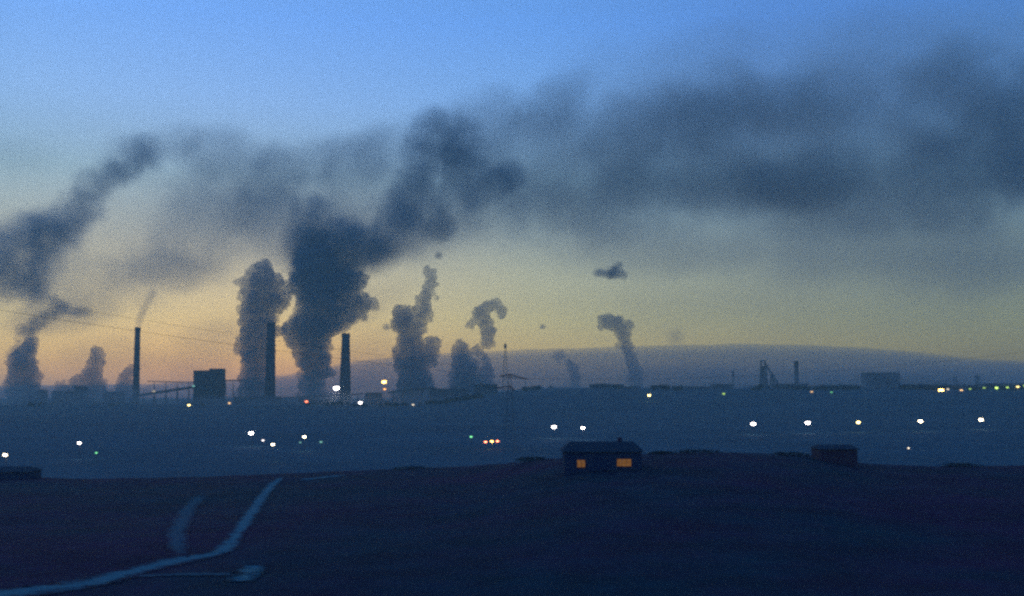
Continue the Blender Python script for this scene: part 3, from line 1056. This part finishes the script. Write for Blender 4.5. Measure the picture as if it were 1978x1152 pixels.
CLOUDS = [  # px, py, rx, ry, tilt, density, dY, depth
    (430, 300, 140, 75, 5, 0.702, 300, 150), (395, 430, 150, 130, 20, 0.624, 250, 150), (330, 525, 170, 60, 0, 0.546, 260, 140), (550, 330, 150, 95, 20, 0.624, 320, 160),
    (660, 340, 140, 110, 30, 0.624, 300, 160), (520, 430, 140, 100, 0, 0.624, 240, 150), (265, 300, 110, 60, 25, 0.351, 340, 140), (230, 520, 130, 60, 0, 0.312, 260, 150),
    (60, 470, 140, 110, 20, 0.273, 260, 150), (740, 300, 120, 90, 20, 0.546, 380, 150), (720, 450, 150, 100, 20, 0.468, 260, 150), (40, 300, 90, 50, 0, 0.156, 340, 120),
    (330, 430, 420, 170, 15, 0.18, 420, 170), (120, 560, 260, 90, 0, 0.45, 420, 150), (750, 400, 300, 170, 20, 0.273, 420, 180),
    (1350, 130, 420, 130, 6, 0.24, 430, 200), (1750, 110, 420, 130, 0, 0.36, 430, 200), (480, 360, 260, 130, 10, 0.351, 380, 170), (640, 420, 240, 130, 20, 0.312, 380, 170), (400, 500, 240, 80, 0, 0.273, 330, 150),
    (1080, 205, 150, 80, 25, 0.72, 300, 170), (930, 260, 170, 120, 30, 0.72, 220, 170), (1120, 300, 320, 170, 15, 0.32, 400, 200), (1500, 280, 520, 190, 3, 0.28, 420, 240), (1250, 240, 220, 130, 5, 0.64, 320, 220), (1420, 195, 260, 105, 5, 0.6, 340, 220),
    (1620, 185, 300, 115, 5, 0.56, 350, 240), (1860, 180, 280, 135, 5, 0.72, 360, 240), (2010, 280, 260, 220, 0, 0.99, 330, 260), (1870, 340, 240, 150, 0, 0.81, 340, 240),
    (1540, 345, 210, 95, 5, 0.96, 330, 240), (1330, 340, 260, 130, 0, 0.64, 340, 220), (1650, 400, 380, 95, 0, 0.64, 380, 240), (1180, 400, 260, 115, 5, 0.56, 360, 200),
    (1000, 400, 230, 115, 10, 0.48, 340, 180), (850, 420, 200, 110, 20, 0.4, 300, 160), (1250, 480, 440, 85, 0, 0.32, 420, 220), (1750, 500, 500, 115, -2, 0.45, 420, 240),
    (1500, 590, 750, 95, 0, 0.14, 560, 200),
    (120, 772, 300, 42, 0, 1.6, -120, 70), (430, 784, 260, 30, 0, 1.6, -150, 70), (660, 782, 240, 36, 0, 1.6, -130, 70), (900, 780, 240, 46, 0, 1.8, -150, 70),
    (1180, 765, 300, 34, 0, 1.5, -200, 70), (1560, 758, 360, 30, 0, 1.3, -220, 70), (1900, 756, 300, 30, 0, 1.3, -220, 70),  # these low rows are ground mist along the foot of the works
    (1150, 300, 360, 190, 12, .34, 300, 220), (1560, 290, 460, 200, 3, .34, 300, 240), (900, 370, 300, 180, 20, .22, 260, 180), (1480, 738, 420, 46, 0, 1.3, -200, 70), (1860, 738, 300, 40, 0, 1.3, -200, 70),  # last two: mist added so the far works look fainter
    (110, 610, 150, 55, 8, .7, 120, 100), (330, 275, 90, 50, 15, .6, 240, 110), (190, 560, 150, 50, 15, .4, 200, 110), (720, 590, 120, 50, 30, .35, 180, 100),
    (400, 690, 170, 90, 25, .45, 90, 90), (700, 690, 110, 80, 20, .4, 90, 80), (230, 690, 160, 60, 0, .4, 120, 80), (860, 690, 90, 60, 0, .5, 90, 80),
]
hull = veil = None
for (px, py, rx, ry, tilt, den, dY, dep) in CLOUDS:
    Y = D0 + dY
    if hull is None:
        bm = bmesh.new()
        bmesh.ops.create_icosphere(bm, subdivisions=3, radius=1)
        o = obj('drifting_smoke_mist', bm, V_CLOUD)
        hull = o
    else:
        o = hull.copy()
        COL.objects.link(o)
    if rx > 290 and py < 700:
        if veil is None:
            veil = o.data.copy()
            veil.materials[0] = V_VEIL
        o.data = veil
    o.location = at(px, py, Y)
    o.scale = (rx * Y / F, dep, ry * Y / F)
    o.rotation_euler = (0, -R(tilt), 0)
    o.color = (1, 1, 1, den)
    tag(o, 'soft grey smoke and low mist drifting from the works', 'smoke', 'drifting smoke', 'stuff')

# low smog layer lying along the horizon
bm = bmesh.new()
TOPS = [(-400, 748), (300, 742), (560, 726), (700, 694), (900, 676), (1100, 670), (1250, 664), (1400, 660), (1550, 663), (1700, 672), (1850, 690), (2000, 700), (2400, 706)]
sec = []
for i in range(90):
    px = lerp(-420, 2420, i / 89)
    ty = curve(TOPS, px) + 2.5 * noise.noise((px * .01, 0, 5)) + 1.2 * noise.noise((px * .04, 2, 5))
    a, b = at(px, ty, 2720), at(px, ty, 3000)
    x0, x1 = a.x, b.x
    zt = a.z
    ring = [(x0, 2650, -.5 + 2), (x0, 2650, zt * .45), (x0, 2690, zt * .8), (x0, 2740, zt * .97), (x1, 2850, zt), (x1, 2990, zt * .9), (x1, 3060, zt * .5), (x1, 3080, 2)]
    sec.append([bm.verts.new(v) for v in ring])
for a, b in zip(sec, sec[1:]):
    for k in range(8):
        bm.faces.new((a[k], a[(k + 1) % 8], b[(k + 1) % 8], b[k]))
bm.faces.new(sec[0][::-1])
bm.faces.new(sec[-1])
bmesh.ops.recalc_face_normals(bm, faces=bm.faces)
V_SMOG = even_volume('smog', (.48, .68, .80), .0038)
tag(obj('smog', bm, V_SMOG, smooth_shade=True), 'flat bluish smog layer lying along the horizon behind the works', 'smog', kind='stuff')

# the air itself
hz = box(bmesh.new(), -4200, 4200, -300, 3200, -14, 1150)
V_HAZE = even_volume('haze_air', (.82, 1.0, .86), .00025)
tag(obj('haze', hz, V_HAZE), 'thin blue evening haze filling the valley', 'haze', kind='stuff')
